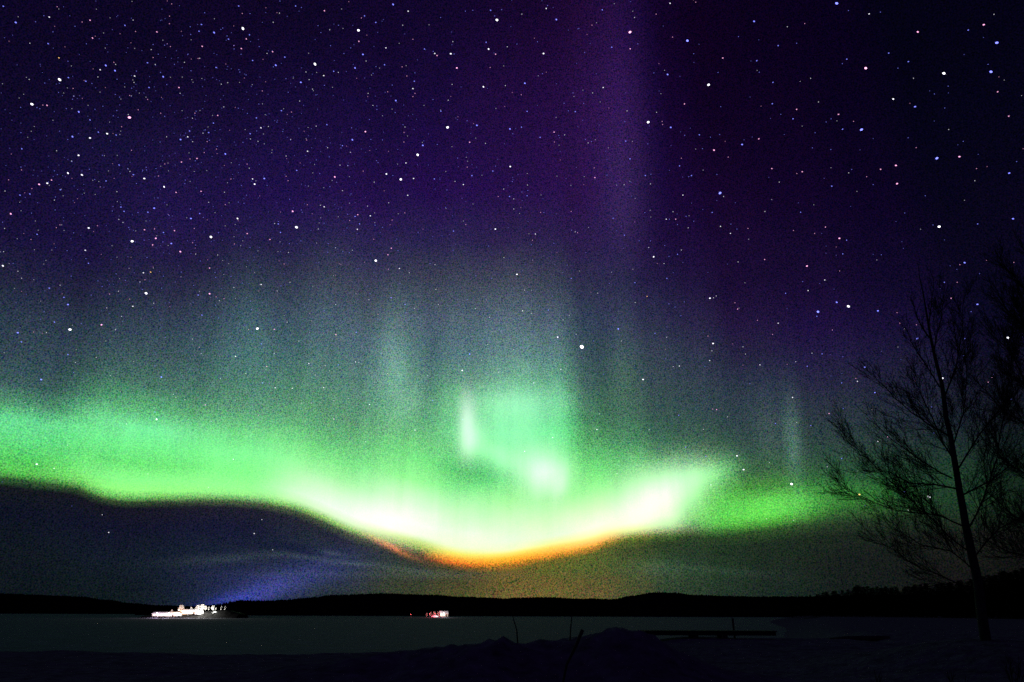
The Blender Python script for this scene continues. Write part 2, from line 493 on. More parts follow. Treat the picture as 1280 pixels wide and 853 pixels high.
# ------------------------------------------------------------------ snow covered shore with a ploughed bank
ZN = EYE - 1.7
BANK = [(-9.0, .10), (-6.5, .30), (-4.5, .55), (-3.2, .72), (-1.7, .86), (-0.7, 1.0), (-0.2, 1.12), (0.1, .92), (1.3, 1.0), (2.0, 1.12),
        (2.5, 1.26), (3.1, 1.30), (3.7, 1.18), (4.4, .8), (5.5, .35), (7.5, .08)]
def bank_h(x):
    if x <= BANK[0][0] or x >= BANK[-1][0]:
        return 0.0
    for i in range(len(BANK) - 1):
        if x <= BANK[i + 1][0]:
            k = (x - BANK[i][0]) / (BANK[i + 1][0] - BANK[i][0])
            return BANK[i][1] * (1 - k) + BANK[i + 1][1] * k
    return 0.0

def shore_y(x):
    if x < 17: return 46.0 + 2.0 * math.sin(x * 0.13)
    return min(46.0 + (x - 17) / 0.375, 520.0)

def ground(x, y):
    z = ZN
    z += 0.10 * fbm(x * .09, y * .09) + 0.045 * fbm(x * .7, y * .7, 3.0) + 0.022 * fbm(x * 2.3, y * 2.3, 7.0)
    z += 0.50 * smooth01(4.5, 9, x) * smooth01(25, 36, y) * (1 - smooth01(44, 60, y))
    z += 0.95 * math.exp(-((x - 14.3) / 4.0) ** 2 - ((y - 22.3) / 5.0) ** 2)
    z += 0.35 * smooth01(12, 30, x) * (1 - smooth01(50, 120, y))
    # ploughed bank along the road
    h = bank_h(x)
    if h > 0:
        lump = 0.96 + 0.05 * fbm(x * 1.5, y * 1.5, 9.0)
        d = (y - 20.0 - 0.25 * math.sin(x * 1.7)) / (2.2 if y < 20 else 1.7)
        z += h * lump * math.exp(-d * d) + 0.09 * min(1, h) * fbm(x * 3.6, y * 2.5, 5.0) * math.exp(-2 * d * d) + 0.07 * h * fbm(x * 3.1, y * 3.1, 2.0) * math.exp(-d * d)
    # wheel tracks on the left
    for xc in (-4.0, -6.0):
        z -= 0.06 * math.exp(-((x - xc - 0.12 * (y - 10)) / 0.28) ** 2) * (1 - smooth01(22, 32, y)) * smooth01(-8, 4, y)
    ys_ = shore_y(x)
    k = smooth01(ys_ - 9.0 - 3.0 * (1 - smooth01(-12, 3, x)), ys_ + 3.0 + 1.5 * fbm(x * .2, 4.0), y) if x < 17 else smooth01(ys_ - 14.0, ys_ + 6.0, y)
    if x > 40 and y > 60:
        z += 0.6 * smooth01(60, 200, y)
    return z * (1 - k) + (-0.8) * k

def axis(lo, hi, fine_lo, fine_hi, step, grow=1.22):
    v = []
    p = fine_lo
    while p <= fine_hi:
        v.append(p); p += step
    s = step; p = fine_lo
    left = []
    while p > lo:
        s *= grow; p -= s; left.append(p)
    s = step; p = v[-1]
    right = []
    while p < hi:
        s *= grow; p += s; right.append(p)
    return left[::-1] + v + right
gx = axis(-160, 420, -16, 26, 0.2, 1.16)
gy = axis(-90, 560, 8, 50, 0.22, 1.14)
bm = bmesh.new()
g = [[bm.verts.new((x, y, ground(x, y))) for y in gy] for x in gx]
for i in range(len(gx) - 1):
    for j in range(len(gy) - 1):
        bm.faces.new((g[i][j], g[i + 1][j], g[i + 1][j + 1], g[i][j + 1]))
tag(obj('snow_ground', bm, MAT['snow'], smooth=True), kind='structure')

# ------------------------------------------------------------------ hills across the lake, with their woods
def ridge(name, prof, Y, depth, tree_h, wood):
    """prof: skyline as photograph points; the hill stands at distance Y and falls off behind"""
    P = [at_y(x, y, Y) for x, y in prof]
    bm = bmesh.new()
    n = 120
    x0, x1 = P[0].x, P[-1].x
    def top(x):
        for i in range(len(P) - 1):
            if x <= P[i + 1].x:
                k = (x - P[i].x) / (P[i + 1].x - P[i].x)
                k = k * k * (3 - 2 * k)
                return P[i].z * (1 - k) + P[i + 1].z * k
        return P[-1].z
    rows = []
    prof_y = [(-1.0, 0.0), (-0.9, 0.12), (-0.6, .5), (-0.3, .85), (0, 1.0), (.4, .9), (1.2, .5), (2.0, 0.0)]
    for i in range(n + 1):
        x = x0 + (x1 - x0) * i / n
        h = max(0.6, top(x) - tree_h * 0.85)
        rows.append([bm.verts.new((x, Y + depth * a + (0.05 * depth) * fbm(x * .01, a), max(-1.0, h * b - (1.0 if b == 0 else 0)))) for a, b in prof_y])
    for i in range(n):
        for j in range(len(prof_y) - 1):
            bm.faces.new((rows[i][j], rows[i + 1][j], rows[i + 1][j + 1], rows[i][j + 1]))
    tag(obj(name, bm, MAT['hill'], smooth=True), kind='structure')
    # the wood that covers it: one mass of crowns standing close together
    rng = random.Random(len(prof) * 13 + int(Y))
    vs, fs = [], []
    for row, gap in ((-.95, 3.0), (-.85, 3.0), (-.6, 4.0), (-.3, 3.0), (-.06, 1.6), (0, 1.3), (.06, 1.6)):
        b = 1.0
        for q in range(len(prof_y) - 1):
            if prof_y[q][0] <= row <= prof_y[q + 1][0]:
                k = (row - prof_y[q][0]) / (prof_y[q + 1][0] - prof_y[q][0])
                b = prof_y[q][1] * (1 - k) + prof_y[q + 1][1] * k
        x = x0
        while x < x1:
            x += gap * rng.uniform(.5, 1.5)
            h = max(0.6, top(x) - tree_h * 0.85) * b
            th = tree_h * (0.95 + .10 * fbm(x * .03, row)) * rng.uniform(.86, 1.05)
            r = th * rng.uniform(.26, .40)
            y = Y + depth * row + rng.uniform(-4, 4)
            v0 = len(vs)
            a0 = rng.uniform(0, 2)
            for zz, rr in ((-.1, .9), (.35, 1.0), (.75, .6), (1.0, .08)):
                for k in range(5):
                    vs.append((x + r * rr * math.cos(a0 + k * 1.2566), y + r * rr * math.sin(a0 + k * 1.2566), h + th * zz))
            for l in range(3):
                for k in range(5):
                    fs.append((v0 + l * 5 + k, v0 + l * 5 + (k + 1) % 5, v0 + l * 5 + 5 + (k + 1) % 5, v0 + l * 5 + 5 + k))
    me = bpy.data.meshes.new('wood')
    me.from_pydata(vs, [], fs)
    me.materials.append(MAT['forest'])
    o = bpy.data.objects.new('wood', me)
    COL.objects.link(o)
    tag(o, wood, 'forest', kind='stuff')

ridge('hill', [(-420, 735), (-200, 738), (-60, 740), (0, 742), (50, 744), (100, 746), (130, 750), (160, 754), (200, 757), (260, 759), (320, 762)], 1500.0, 160.0, 9.0,
      'dark wooded hill far across the lake at the left edge')
ridge('hill', [(225, 761), (262, 757), (285, 754), (300, 751), (330, 751), (355, 750), (380, 748), (420, 744), (480, 742), (540, 744), (600, 747), (640, 748), (680, 746.5), (720, 748.5), (765, 749),
               (790, 745), (820, 740.5), (840, 741), (870, 744), (920, 745.5), (960, 746), (1000, 746), (1100, 744), (1300, 740), (1500, 742)], 1050.0, 130.0, 7.0,
      'long black wooded ridge on the far shore under the aurora')
# ------------------------------------------------------------------ wooded shore on the right: every tree of its own
def spruce_mesh(seed, h, w):
    """an uneven dark tree: tapered trunk and a crown of drooping leaf clumps"""
    rng = random.Random(seed)
    crown = bmesh.new()
    n = 1500
    for _ in range(n):
        t = rng.random() ** 0.8
        z = h * (0.06 + 0.94 * t)
        lobes = 0.75 + 0.35 * math.sin(t * 23 + seed) + 0.2 * rng.random()
        rmax = w * (1 - t) ** 0.5 * lobes + 0.12
        a = rng.uniform(0, 2 * math.pi)
        r = rmax * math.sqrt(rng.random())
        c = Vector((r * math.cos(a), r * math.sin(a), z - 0.25 * r))
        s = rng.uniform(.16, .42) * (0.55 + 0.6 * (1 - t))
        d1 = Vector((math.cos(a), math.sin(a), rng.uniform(-.6, .3))) * s
        d2 = Vector((-math.sin(a), math.cos(a), rng.uniform(-.3, .3))) * s * .7
        crown.faces.new([crown.verts.new(c + v) for v in (-d1 - d2 * .4, d2 - d1 * .2, d1, -d2)])
    trunk = bmesh.new()
    tube(trunk, [Vector((0, 0, -0.4)), Vector((0.02 * h, 0, h * .4)), Vector((0, 0.01 * h, h * .96))], [h * .016, h * .011, .015], 6)
    return trunk, crown

FT_GROUP = 'dark trees of the wooded shore on the right'
protos = []
for k in range(4):
    tr, cr = spruce_mesh(20 + k * 7, 10.0, (2.2, 2.7, 2.5, 3.3)[k])
    e = empty('forest_tree', (0, 0, 0), 'x', 'tree', FT_GROUP)
    a = obj('trunk', tr, MAT['bark'], e); b = obj('crown', cr, MAT['needle'], e)
    protos.append((e, a, b, [False]))
SKYL = [(960, 749), (985, 747), (1000, 745), (1030, 739), (1060, 735), (1075, 728), (1090, 733), (1110, 733), (1140, 731), (1180, 727),
        (1215, 722), (1245, 717), (1265, 709), (1290, 708), (1340, 704), (1420, 696)]
def skyl(px):
    for i in range(len(SKYL) - 1):
        if px <= SKYL[i + 1][0]:
            k = (px - SKYL[i][0]) / (SKYL[i + 1][0] - SKYL[i][0])
            return SKYL[i][1] * (1 - k) + SKYL[i + 1][1] * k
    return SKYL[-1][1]
rng = random.Random(3)
ft = []
for i in range(120):
    f = i / 119.0
    px = 990 + (1430 - 990) * f + rng.uniform(-4, 4)
    Y = 330 - 215 * f + rng.uniform(0, 40) + (25 if i % 3 == 0 else 0)
    Y *= 0.96
    ft.append((px, Y, i))
front, behind = [], []
for px, Y, i in ft:
    top = at_y(px, skyl(px) + rng.choice((0, .8, 1.5, 2.5, 4, 6, 2)), Y)
    gz = max(0.0, ground(top.x, Y))
    h = max(3.5, top.z - gz)
    src = protos[i % 4]
    if not src[3][0]:
        src[3][0] = True
        e, a, b = src[0], src[1], src[2]
    else:
        e = src[0].copy(); COL.objects.link(e)
        a = src[1].copy(); COL.objects.link(a); a.parent = e
        b = src[2].copy(); COL.objects.link(b); b.parent = e
    e.location = (top.x, Y, gz)
    e.rotation_euler = (0, 0, rng.uniform(0, 6.28))
    e.scale = (h / 10.0 * rng.uniform(1.1, 1.9), h / 10.0 * rng.uniform(1.1, 1.8), h / 10.0)
    e['label'] = ('black tree merged into the dense shadowy wood along the right shore')

# ------------------------------------------------------------------ bare birch
def grow(bm, p, d, length, r, level, rng, plane):
    """side branch with its twigs"""
    n = 5 if level < 2 else 3
    pts = [p.copy()]; rad = [r]
    dd = d.normalized()
    for i in range(n):
        dd = (dd + Vector((rng.uniform(-.13, .13), rng.uniform(-.13, .13), rng.uniform(-.04, .15)))).normalized()
        pts.append(pts[-1] + dd * length / n)
        rad.append(max(MINR, r * (1 - (i + 1) / n) ** .8))
    tube(bm, pts, rad, 4 if level < 2 else 3, False)
    if level >= 3 or length < 0.25:
        return
    kids = int(length / (0.17 if level == 1 else 0.13)) + 1
    for q in range(kids):
        f = 0.15 + 0.82 * (q + rng.random() * .7) / kids
        i = min(n - 1, int(f * n)); t = f * n - i
        pos = pts[i].lerp(pts[i + 1], t)
        ax = (pts[i + 1] - pts[i]).normalized()
        side = ax.orthogonal().normalized()
        side.rotate(Matrix.Rotation(rng.uniform(0, 6.28), 3, ax))
        nd = (ax * rng.uniform(.75, 1.1) + side * rng.uniform(.3, .6) + Vector((0, 0, .10)))
        grow(bm, pos, nd, length * rng.uniform(.28, .5) * (1.15 - .5 * f), max(MINR, rad[i] * .55), level + 1, rng, plane)
MINR = 0.0046

def limb(px_pts, Y, slope, r0, rng, parent, base, dens=1.0):
    pts = []
    p0 = at_y(*px_pts[0], Y)
    for x, y in px_pts:
        p = at_y(x, y, Y)
        dist = (p - p0).length
        Y2 = Y + slope * dist + .15 * math.sin(dist * 2.1)
        pts.append(at_y(x + rng.uniform(-1.2, 1.2), y + rng.uniform(-1.2, 1.2), Y2))
    # subdivide softly
    q = [pts[0]]
    for i in range(len(pts) - 1):
        q.append(pts[i].lerp(pts[i + 1], .5) + Vector((rng.uniform(-.02, .02), rng.uniform(-.03, .03), rng.uniform(-.02, .03))))
        q.append(pts[i + 1])
    n = len(q)
    rad = [max(MINR, r0 * (1 - i / (n - .4)) ** .75) for i in range(n)]
    q = [v - base for v in q]
    bm = bmesh.new()
    tube(bm, q, rad, 6, False)
    total = sum((q[i + 1] - q[i]).length for i in range(n - 1))
    kids = int(total / 0.24 * dens) + 3
    for k in range(kids):
        f = 0.10 + 0.88 * (k + rng.random() * .8) / kids
        f = min(f, .985)
        i = int(f * (n - 1)); t = f * (n - 1) - i
        pos = q[i].lerp(q[i + 1], t)
        ax = (q[i + 1] - q[i]).normalized()
        side = ax.orthogonal().normalized()
        side.rotate(Matrix.Rotation(rng.uniform(0, 6.28), 3, ax))
        nd = ax * rng.uniform(.7, 1.1) + side * rng.uniform(.32, .62) + Vector((0, 0, .14))
        L = min(1.5, total * rng.uniform(.20, .42) * (1.15 - .65 * f) + .15)
        grow(bm, pos, nd, L, max(MINR, rad[i] * .5), 1, rng, None)
    return obj('limb', bm, MAT['twig'], parent)

def bare_tree(base_px, Y, trunk_px, trunk_w, limbs, label, seed, r_l=.027, dens=1.5):
    rng = random.Random(seed)
    base = at_y(*base_px, Y)
    base.z = ground(base.x, Y)
    e = empty('bare_birch', base, label, 'tree')
    tp = [at_y(x, y, Y) - base for x, y in trunk_px]
    tp[0].z = -0.3
    s = Y / 918.0
    q, w = [tp[0]], [trunk_w[0] * s * .5]
    for i in range(len(tp) - 1):
        q.append(tp[i].lerp(tp[i + 1], .5) + Vector((rng.uniform(-.02, .02), rng.uniform(-.05, .05), 0)))
        w.append((trunk_w[i] + trunk_w[i + 1]) * .25 * s)
        q.append(tp[i + 1]); w.append(trunk_w[i + 1] * .5 * s)
    bm = bmesh.new()
    tube(bm, q, w, 10)
    obj('trunk', bm, MAT['bark'], e, True)
    for k, (pp, sl) in enumerate(limbs):
        limb(pp, Y, sl, r_l * rng.uniform(.8, 1.15), rng, e, base, dens)
    return e

bare_tree((1231, 799), 22.0,
    [(1231, 799), (1226, 760), (1221, 720), (1211, 675), (1203, 632), (1196, 592), (1188, 545), (1180, 500), (1172, 460), (1163, 420), (1157, 385), (1149, 345), (1146, 326)],
    [12.5, 11.5, 11, 10, 9, 8, 7, 6, 4.8, 3.6, 2.4, 1.2, .5],
    [([(1211, 690), (1185, 670), (1160, 645), (1135, 622), (1110, 600), (1085, 572), (1065, 555), (1045, 533)], .25),
     ([(1206, 658), (1174, 643), (1154, 642), (1118, 637), (1073, 618), (1050, 607)], -.35),
     ([(1191, 598), (1174, 591), (1154, 579), (1134, 564), (1118, 553), (1098, 533), (1084, 514)], .5),
     ([(1185, 545), (1163, 533), (1140, 517), (1118, 497), (1101, 480), (1086, 467)], -.3),
     ([(1174, 485), (1157, 454), (1140, 429), (1132, 406)], .35),
     ([(1163, 423), (1148, 398), (1138, 372)], -.3),
     ([(1224, 742), (1200, 730), (1172, 719), (1150, 711), (1135, 702), (1115, 687), (1095, 675), (1076, 660)], .3),
     ([(1199, 612), (1170, 606), (1140, 604), (1110, 590), (1092, 588)], -.6),
     ([(1195, 580), (1180, 555), (1165, 520), (1150, 490), (1140, 462)], .7),
     ([(1208, 665), (1228, 625), (1246, 570), (1256, 520), (1262, 470), (1266, 420)], .15),
     ([(1196, 590), (1225, 545), (1250, 510), (1285, 480)], -.4),
     ([(1190, 560), (1203, 520), (1208, 470), (1206, 425)], .4),
     ([(1180, 500), (1194, 460), (1203, 410), (1204, 370)], -.2),
     ([(1216, 700), (1250, 660), (1290, 640), (1320, 600)], .4),
     ([(1200, 620), (1240, 600), (1290, 560)], -.5),
     ([(1168, 440), (1177, 400), (1180, 358)], .2),
     ([(1218, 712), (1190, 690), (1150, 680), (1110, 655)], -.7),
     ([(1160, 405), (1166, 375), (1166, 345)], -.2)],
    'tall bare birch silhouetted against the green glow at right, its whole trunk in view', 11)

bare_tree((1338, 812), 19.0,
    [(1338, 812), (1334, 720), (1327, 620), (1322, 520), (1312, 420), (1303, 340), (1298, 270)],
    [19, 16, 13.5, 11, 8, 5, 1.2],
    [([(1332, 690), (1300, 660), (1265, 645), (1235, 615)], .3),
     ([(1328, 640), (1295, 600), (1262, 580), (1232, 548)], -.3),
     ([(1325, 580), (1290, 535), (1255, 515), (1222, 478)], .4),
     ([(1322, 520), (1290, 490), (1262, 440), (1236, 415)], -.4),
     ([(1316, 450), (1285, 415), (1258, 385), (1240, 352)], .25),
     ([(1310, 400), (1284, 365), (1262, 340), (1248, 318)], -.3),
     ([(1304, 345), (1285, 320), (1270, 296)], .2),
     ([(1330, 660), (1360, 610), (1380, 560)], .2),
     ([(1320, 500), (1350, 450), (1365, 400)], -.2),
     ([(1308, 380), (1330, 340), (1338, 300)], .2),
     ([(1333, 715), (1300, 700), (1262, 690), (1230, 672)], -.6),
     ([(1319, 490), (1296, 440), (1280, 400), (1262, 372)], .6)],
    'dense bare tree reaching in over the right edge of the picture, trunk outside it', 29, .03, 2.3)

# ------------------------------------------------------------------ things standing in the near snow
def stick(name, pts, rad, label, cat, group=None, mat='stick', sides=7):
    base = pts[0].copy()
    bm = bmesh.new()
    tube(bm, [p - base for p in pts], rad, sides)
    o = obj(name, bm, MAT[mat], None, True)
    o.location = base
    return tag(o, label, cat, group)

def on_ground(p, sink=.25):
    q = p.copy(); q.z = ground(p.x, p.y) - sink
    return q
# leaning pole
b = at_y(697, 856, 15.5); t = at_y(728, 788, 15.9)
b2 = b.copy(); b2.z = ground(b.x, b.y) - .2
stick('leaning_pole', [b2, b.lerp(t, .35), b.lerp(t, .7) + Vector((.015, 0, 0)), t], [.022, .026, .034, .04],
      'dark wooden pole leaning to the right, stuck in the snow below the bank', 'pole')
b = at_y(648, 800, 20.0); t = at_y(641, 771, 20.2)
stick('twig', [on_ground(b, .3), b.lerp(t, .4) + Vector((.02, 0, 0)), t], [.022, .018, .012],
      'thin dark twig poking up from the snow bank, tilted to the left', 'twig', None, 'twig', 5)
b = at_y(711, 795, 20.0); t = at_y(715, 769, 19.8)
stick('twig', [on_ground(b, .3), b.lerp(t, .5) + Vector((.015, 0, 0)), t], [.022, .018, .011],
      'thin dark twig on the snow bank just above the leaning pole', 'twig', None, 'twig', 5)

# low jetty on the right, drawn up on the shore
JY = 38.0
j0 = at_y(803, 788, JY); j1 = at_y(966, 789, JY)
jt = empty('wooden_jetty', ((j0.x + j1.x) / 2, JY, ground((j0.x + j1.x) / 2, JY)), 'long low wooden jetty standing on short posts in the snow by the lake', 'jetty')
jb = jt.location
L = j1.x - j0.x
topz = j0.z - jb.z
bm = bmesh.new()
for i in range(34):
    x = -L / 2 + L * (i + .5) / 34
    v = box(bm, (x, 0, topz - .025), (L / 34 - .012, 1.3, .05))
obj('deck', bm, MAT['deck'], jt)
bm = bmesh.new()
for y in (-.5, .5):
    box(bm, (0, y, topz - .05 - .075), (L - .1, .12, .20))
obj('beam', bm, MAT['deck'], jt)
for px in (866, 902):
    for y in (-.5, .5):
        x = at_y(px, 790, JY).x - jb.x
        bm = bmesh.new()
        tube(bm, [Vector((x, y, -.4)), Vector((x, y, topz - .2))], [.14, .13], 8)
        obj('post', bm, MAT['deck'], jt)
x = at_y(922, 780, JY).x - jb.x
bm = bmesh.new()
tube(bm, [Vector((x, .72, -.4)), Vector((x - .02, .72, at_y(922, 773, JY).z - jb.z))], [.06, .05], 8)
obj('mooring_post', bm, MAT['deck'], jt)
bm = bmesh.new()
sv = box(bm, (0, 0, topz + .045), (L - .2, 1.2, .09))
bmesh.ops.subdivide_edges(bm, edges=bm.edges[:], cuts=6, use_grid_fill=True)
for v in bm.verts:
    if v.co.z > topz + .02:
        v.co.z += .03 * fbm(v.co.x * 1.3, v.co.y * 2)
        if abs(v.co.y) > .5: v.co.z -= .04
# half sunk log beyond
a = at_y(1036, 792, 38.0); b = at_y(1112, 795, 37.0)
a.z = ground(a.x, a.y) - .02; b.z = ground(b.x, b.y) - .0
bm.free()
stick('log', [a, a.lerp(b, .3) + Vector((0, .05, .03)), a.lerp(b, .7) + Vector((0, -.04, .02)), b], [.10, .13, .13, .10],
      'dark log lying in the snow right of the jetty', 'log', None, 'bark', 10)

def shrub(px, py, Y, n, h, label, seed):
    rng = random.Random(seed)
    p = at_y(px, py, Y); p.z = ground(p.x, Y)
    bm = bmesh.new()
    for k in range(n):
        a = rng.uniform(0, 6.28); lean = rng.uniform(.1, .45)
        q = [Vector((0, 0, -.1))]
        d = Vector((math.cos(a) * lean, math.sin(a) * lean, 1))
        L = h * rng.uniform(.6, 1.1)
        for i in range(4):
            d = (d + Vector((rng.uniform(-.12, .12), rng.uniform(-.12, .12), 0))).normalized()
            q.append(q[-1] + d * L / 4)
        tube(bm, q, [.012, .010, .008, .006, .004], 4, False)
        for i in (2, 3):
            for s in range(2):
                v = Vector((rng.uniform(-1, 1), rng.uniform(-1, 1), 1.1)).normalized() * L * .28
                tube(bm, [q[i], q[i] + v * .5, q[i] + v], [.007, .005, .003], 3, False)
    o = obj('bare_shrub', bm, MAT['twig'])
    o.location = p
    tag(o, label, 'shrub')
shrub(1093, 846, 14.0, 7, .75, 'low leafless shrub in the dark snow right of centre, below the log', 1)
shrub(1196, 850, 15.0, 9, .7, 'leafless shrub in the dark snow below the birch trunk', 2)
shrub(1262, 836, 17.0, 10, .9, 'leafless shrub in the dark snow at the lower right corner', 4)

# ------------------------------------------------------------------ floodlit place on the far shore, left
LY = 520.0
RY = 640.0
def lamp_post(px, py, Y, h, col, energy, label, group, red=False, rz=0.0, reach=1.2):
    p = at_y(px, py, Y); p.z = max(0.0, p.z) if p.z < .6 else p.z
    e = empty('lamp_post', p, label, 'lamp', group, rz)
    bm = bmesh.new()
    tube(bm, [Vector((0, 0, -.3)), Vector((0, 0, h)), Vector((0, -.5, h + .25)), Vector((0, -reach, h + .3))], [.11, .08, .06, .05], 8)
    obj('pole', bm, MAT['steel'], e)
    bm = bmesh.new()
    box(bm, (0, -reach - .25, h + .33), (.4, .7, .12))
    hd = obj('lamp_head', bm, MAT['steel'], e)
    bm = bmesh.new()
    bmesh.ops.create_uvsphere(bm, u_segments=8, v_segments=5, radius=.16, matrix=Matrix.Translation((0, -reach - .25, h + .2)) @ Matrix.Diagonal((1, 1.5, .5, 1)))
    obj('bulb', bm, MAT['redlamp' if red else 'lamp'], hd)
    ld = bpy.data.lights.new('lamp_light', 'POINT')
    ld.color = col; ld.energy = energy; ld.shadow_soft_size = .3
    lo = bpy.data.objects.new('lamp_light', ld)
    COL.objects.link(lo)
    lo.parent = e
    lo.location = (0, -reach - .25, h - .1)
    return e

# snow covered spit of land that the lamps stand on
def spit(name, outline, Y, dep, mat):
    bm = bmesh.new()
    rows = []
    P = [at_y(x, y, Y) for x, y in outline]
    n = 60
    for i in range(n + 1):
        x = P[0].x + (P[-1].x - P[0].x) * i / n
        for k in range(len(P) - 1):
            if x <= P[k + 1].x + 1e-6:
                t = (x - P[k].x) / (P[k + 1].x - P[k].x); h = P[k].z * (1 - t) + P[k + 1].z * t; break
        h = max(.05, h + .25 * fbm(x * .3, 1.0))
        rows.append([bm.verts.new((x, Y + a * dep, h * b - (.5 if b == 0 else 0) + .12 * fbm(x * .5, a * 3) * (b > 0))) for a, b in ((-1, 0), (-.6, .35), (-.25, .8), (0, 1), (.6, 1.0), (1.4, .9), (2.2, 0))])
    for i in range(n):
        for j in range(6):
            bm.faces.new((rows[i][j], rows[i + 1][j], rows[i + 1][j + 1], rows[i][j + 1]))
    return tag(obj(name, bm, mat, smooth=True), kind='structure')
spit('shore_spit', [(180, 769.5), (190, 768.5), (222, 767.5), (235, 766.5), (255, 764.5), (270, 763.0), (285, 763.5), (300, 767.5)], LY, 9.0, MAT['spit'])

def cabin(px0, px1, pyb, pyt, Y, label, wins, mat='wall', rz=0.0):
    a = at_y(px0, pyb, Y); b = at_y(px1, pyb, Y); t = at_y(px0, pyt, Y)
    w = b.x - a.x; h = t.z - a.z
    e = empty('cabin', ((a.x + b.x) / 2, Y, max(0, a.z)), label, 'cabin', None, rz)
    d = max(3.5, min(6.0, w * .5)); hw = h * .66
    bm = bmesh.new()
    box(bm, (0, d / 2, hw / 2), (w, d, hw))
    # gables
    for s in (-1, 1):
        x = s * (w / 2 - .02)
        v = [bm.verts.new((x, 0, hw)), bm.verts.new((x, d, hw)), bm.verts.new((x, d / 2, h))]
        bm.faces.new(v)
    obj('wall', bm, MAT[mat], e)
    bm = bmesh.new()
    for s in (0, 1):
        y0 = -.35 if s == 0 else d + .35
        z0 = hw - .18
        q = [(-w / 2 - .3, y0, z0), (w / 2 + .3, y0, z0), (w / 2 + .3, d / 2, h + .05), (-w / 2 - .3, d / 2, h + .05)]
        lo = [bm.verts.new(v) for v in q]; hi = [bm.verts.new((v[0], v[1], v[2] + .28)) for v in q]
        bm.faces.new(lo); bm.faces.new(hi)
        for k in range(4):
            bm.faces.new((lo[k], lo[(k + 1) % 4], hi[(k + 1) % 4], hi[k]))
    obj('roof', bm, MAT['roof'], e)
    for k in range(wins):
        x = -w / 2 + w * (k + .5) / (wins + 1)
        bm = bmesh.new()
        box(bm, (x, -.03, hw * .58), (w / (wins + 1) * .5, .06, hw * .36))
        obj('window', bm, MAT['window'], e)
    bm = bmesh.new()
    box(bm, (w / 2 - w / (wins + 1) * .5, -.03, hw * .38), (min(.95, w * .2), .06, hw * .72))
    obj('door', bm, MAT['door'], e)
    return e
cabin(190, 218, 770.5, 765.8, LY - 6, 'long low floodlit cabin at the left end of the bright shore strip', 5)
cabin(227, 245, 768.0, 762.5, LY - 3, 'floodlit snow roofed cabin beside the warm coloured frosted tree', 2)

def frosted_mesh(seed, h, w, n=460):
    rng = random.Random(seed)
    tr = bmesh.new()
    tube(tr, [Vector((0, 0, -.3)), Vector((rng.uniform(-.1, .1), 0, h * .4)), Vector((rng.uniform(-.3, .3), 0, h * .9))], [.12, .09, .02], 6)
    cr = bmesh.new()
    for _ in range(n):
        t = rng.random() ** .8
        z0 = h * (.15 + .6 * t)
        a = rng.uniform(0, 6.28)
        L = w * rng.uniform(.5, 1.15) * (1 - .5 * t)
        d = Vector((math.cos(a), math.sin(a), rng.uniform(.5, 1.5))).normalized()
        p = Vector((0, 0, z0)); q = p + d * L
        tube(cr, [p, p.lerp(q, .5) + Vector((0, 0, .05 * L)), q], [.07, .055, .03], 3, False)
        for _k in range(3):
            s = p.lerp(q, rng.uniform(.4, .95))
            v = Vector((rng.uniform(-1, 1), rng.uniform(-1, 1), rng.uniform(-.1, 1))).normalized() * L * .4
            tube(cr, [s, s + v], [.04, .02], 3, False)
    return tr, cr
def snow_pile(px0, px1, pyb, pyt, Y, label):
    a = at_y(px0, pyb, Y); b = at_y(px1, pyb, Y); h = at_y(px0, pyt, Y).z - a.z
    bm = bmesh.new()
    bmesh.ops.create_icosphere(bm, subdivisions=3, radius=1.0)
    w = (b.x - a.x) / 2
    for v in bm.verts:
        n_ = 1 + .35 * fbm(v.co.x * 2 + px0, v.co.y * 2, v.co.z)
        v.co = Vector((v.co.x * w * n_, v.co.y * min(2.5, w) * n_, max(-.3, v.co.z * h * n_)))
    o = obj('snow_pile', bm, MAT['lit_snow'], None, True)
    o.location = ((a.x + b.x) / 2, Y, max(0, a.z))
    return tag(o, label, 'snow pile', 'floodlit snow piles')
snow_pile(219.5, 226.5, 769.6, 765.6, LY - 7, 'floodlit snow pile between the long low cabin and the snow roofed cabin')
snow_pile(244, 254, 767.5, 763.0, LY - 3, 'largest floodlit snow pile right against the snow roofed cabin')
snow_pile(262, 275, 766.8, 764.6, LY - 1, 'flat floodlit snow pile under the pale frosted tree')
snow_pile(539, 548, 771.2, 769.2, RY - 1, 'pinkish snow pile lit by the red lamps')
fp = []
for k in range(3):
    fp.append(frosted_mesh(40 + k, 6.0, (1.5, 2.0, 1.1)[k]))
fpm = []
for tr, cr in fp:
    a = bpy.data.meshes.new('trunk'); tr.to_mesh(a); tr.free(); a.materials.append(MAT['bark'])
    b = bpy.data.meshes.new('crown'); cr.to_mesh(b); cr.free(); b.materials.append(MAT['frost'])
    fpm.append((a, b))
FG = 'frosted trees on the floodlit shore'
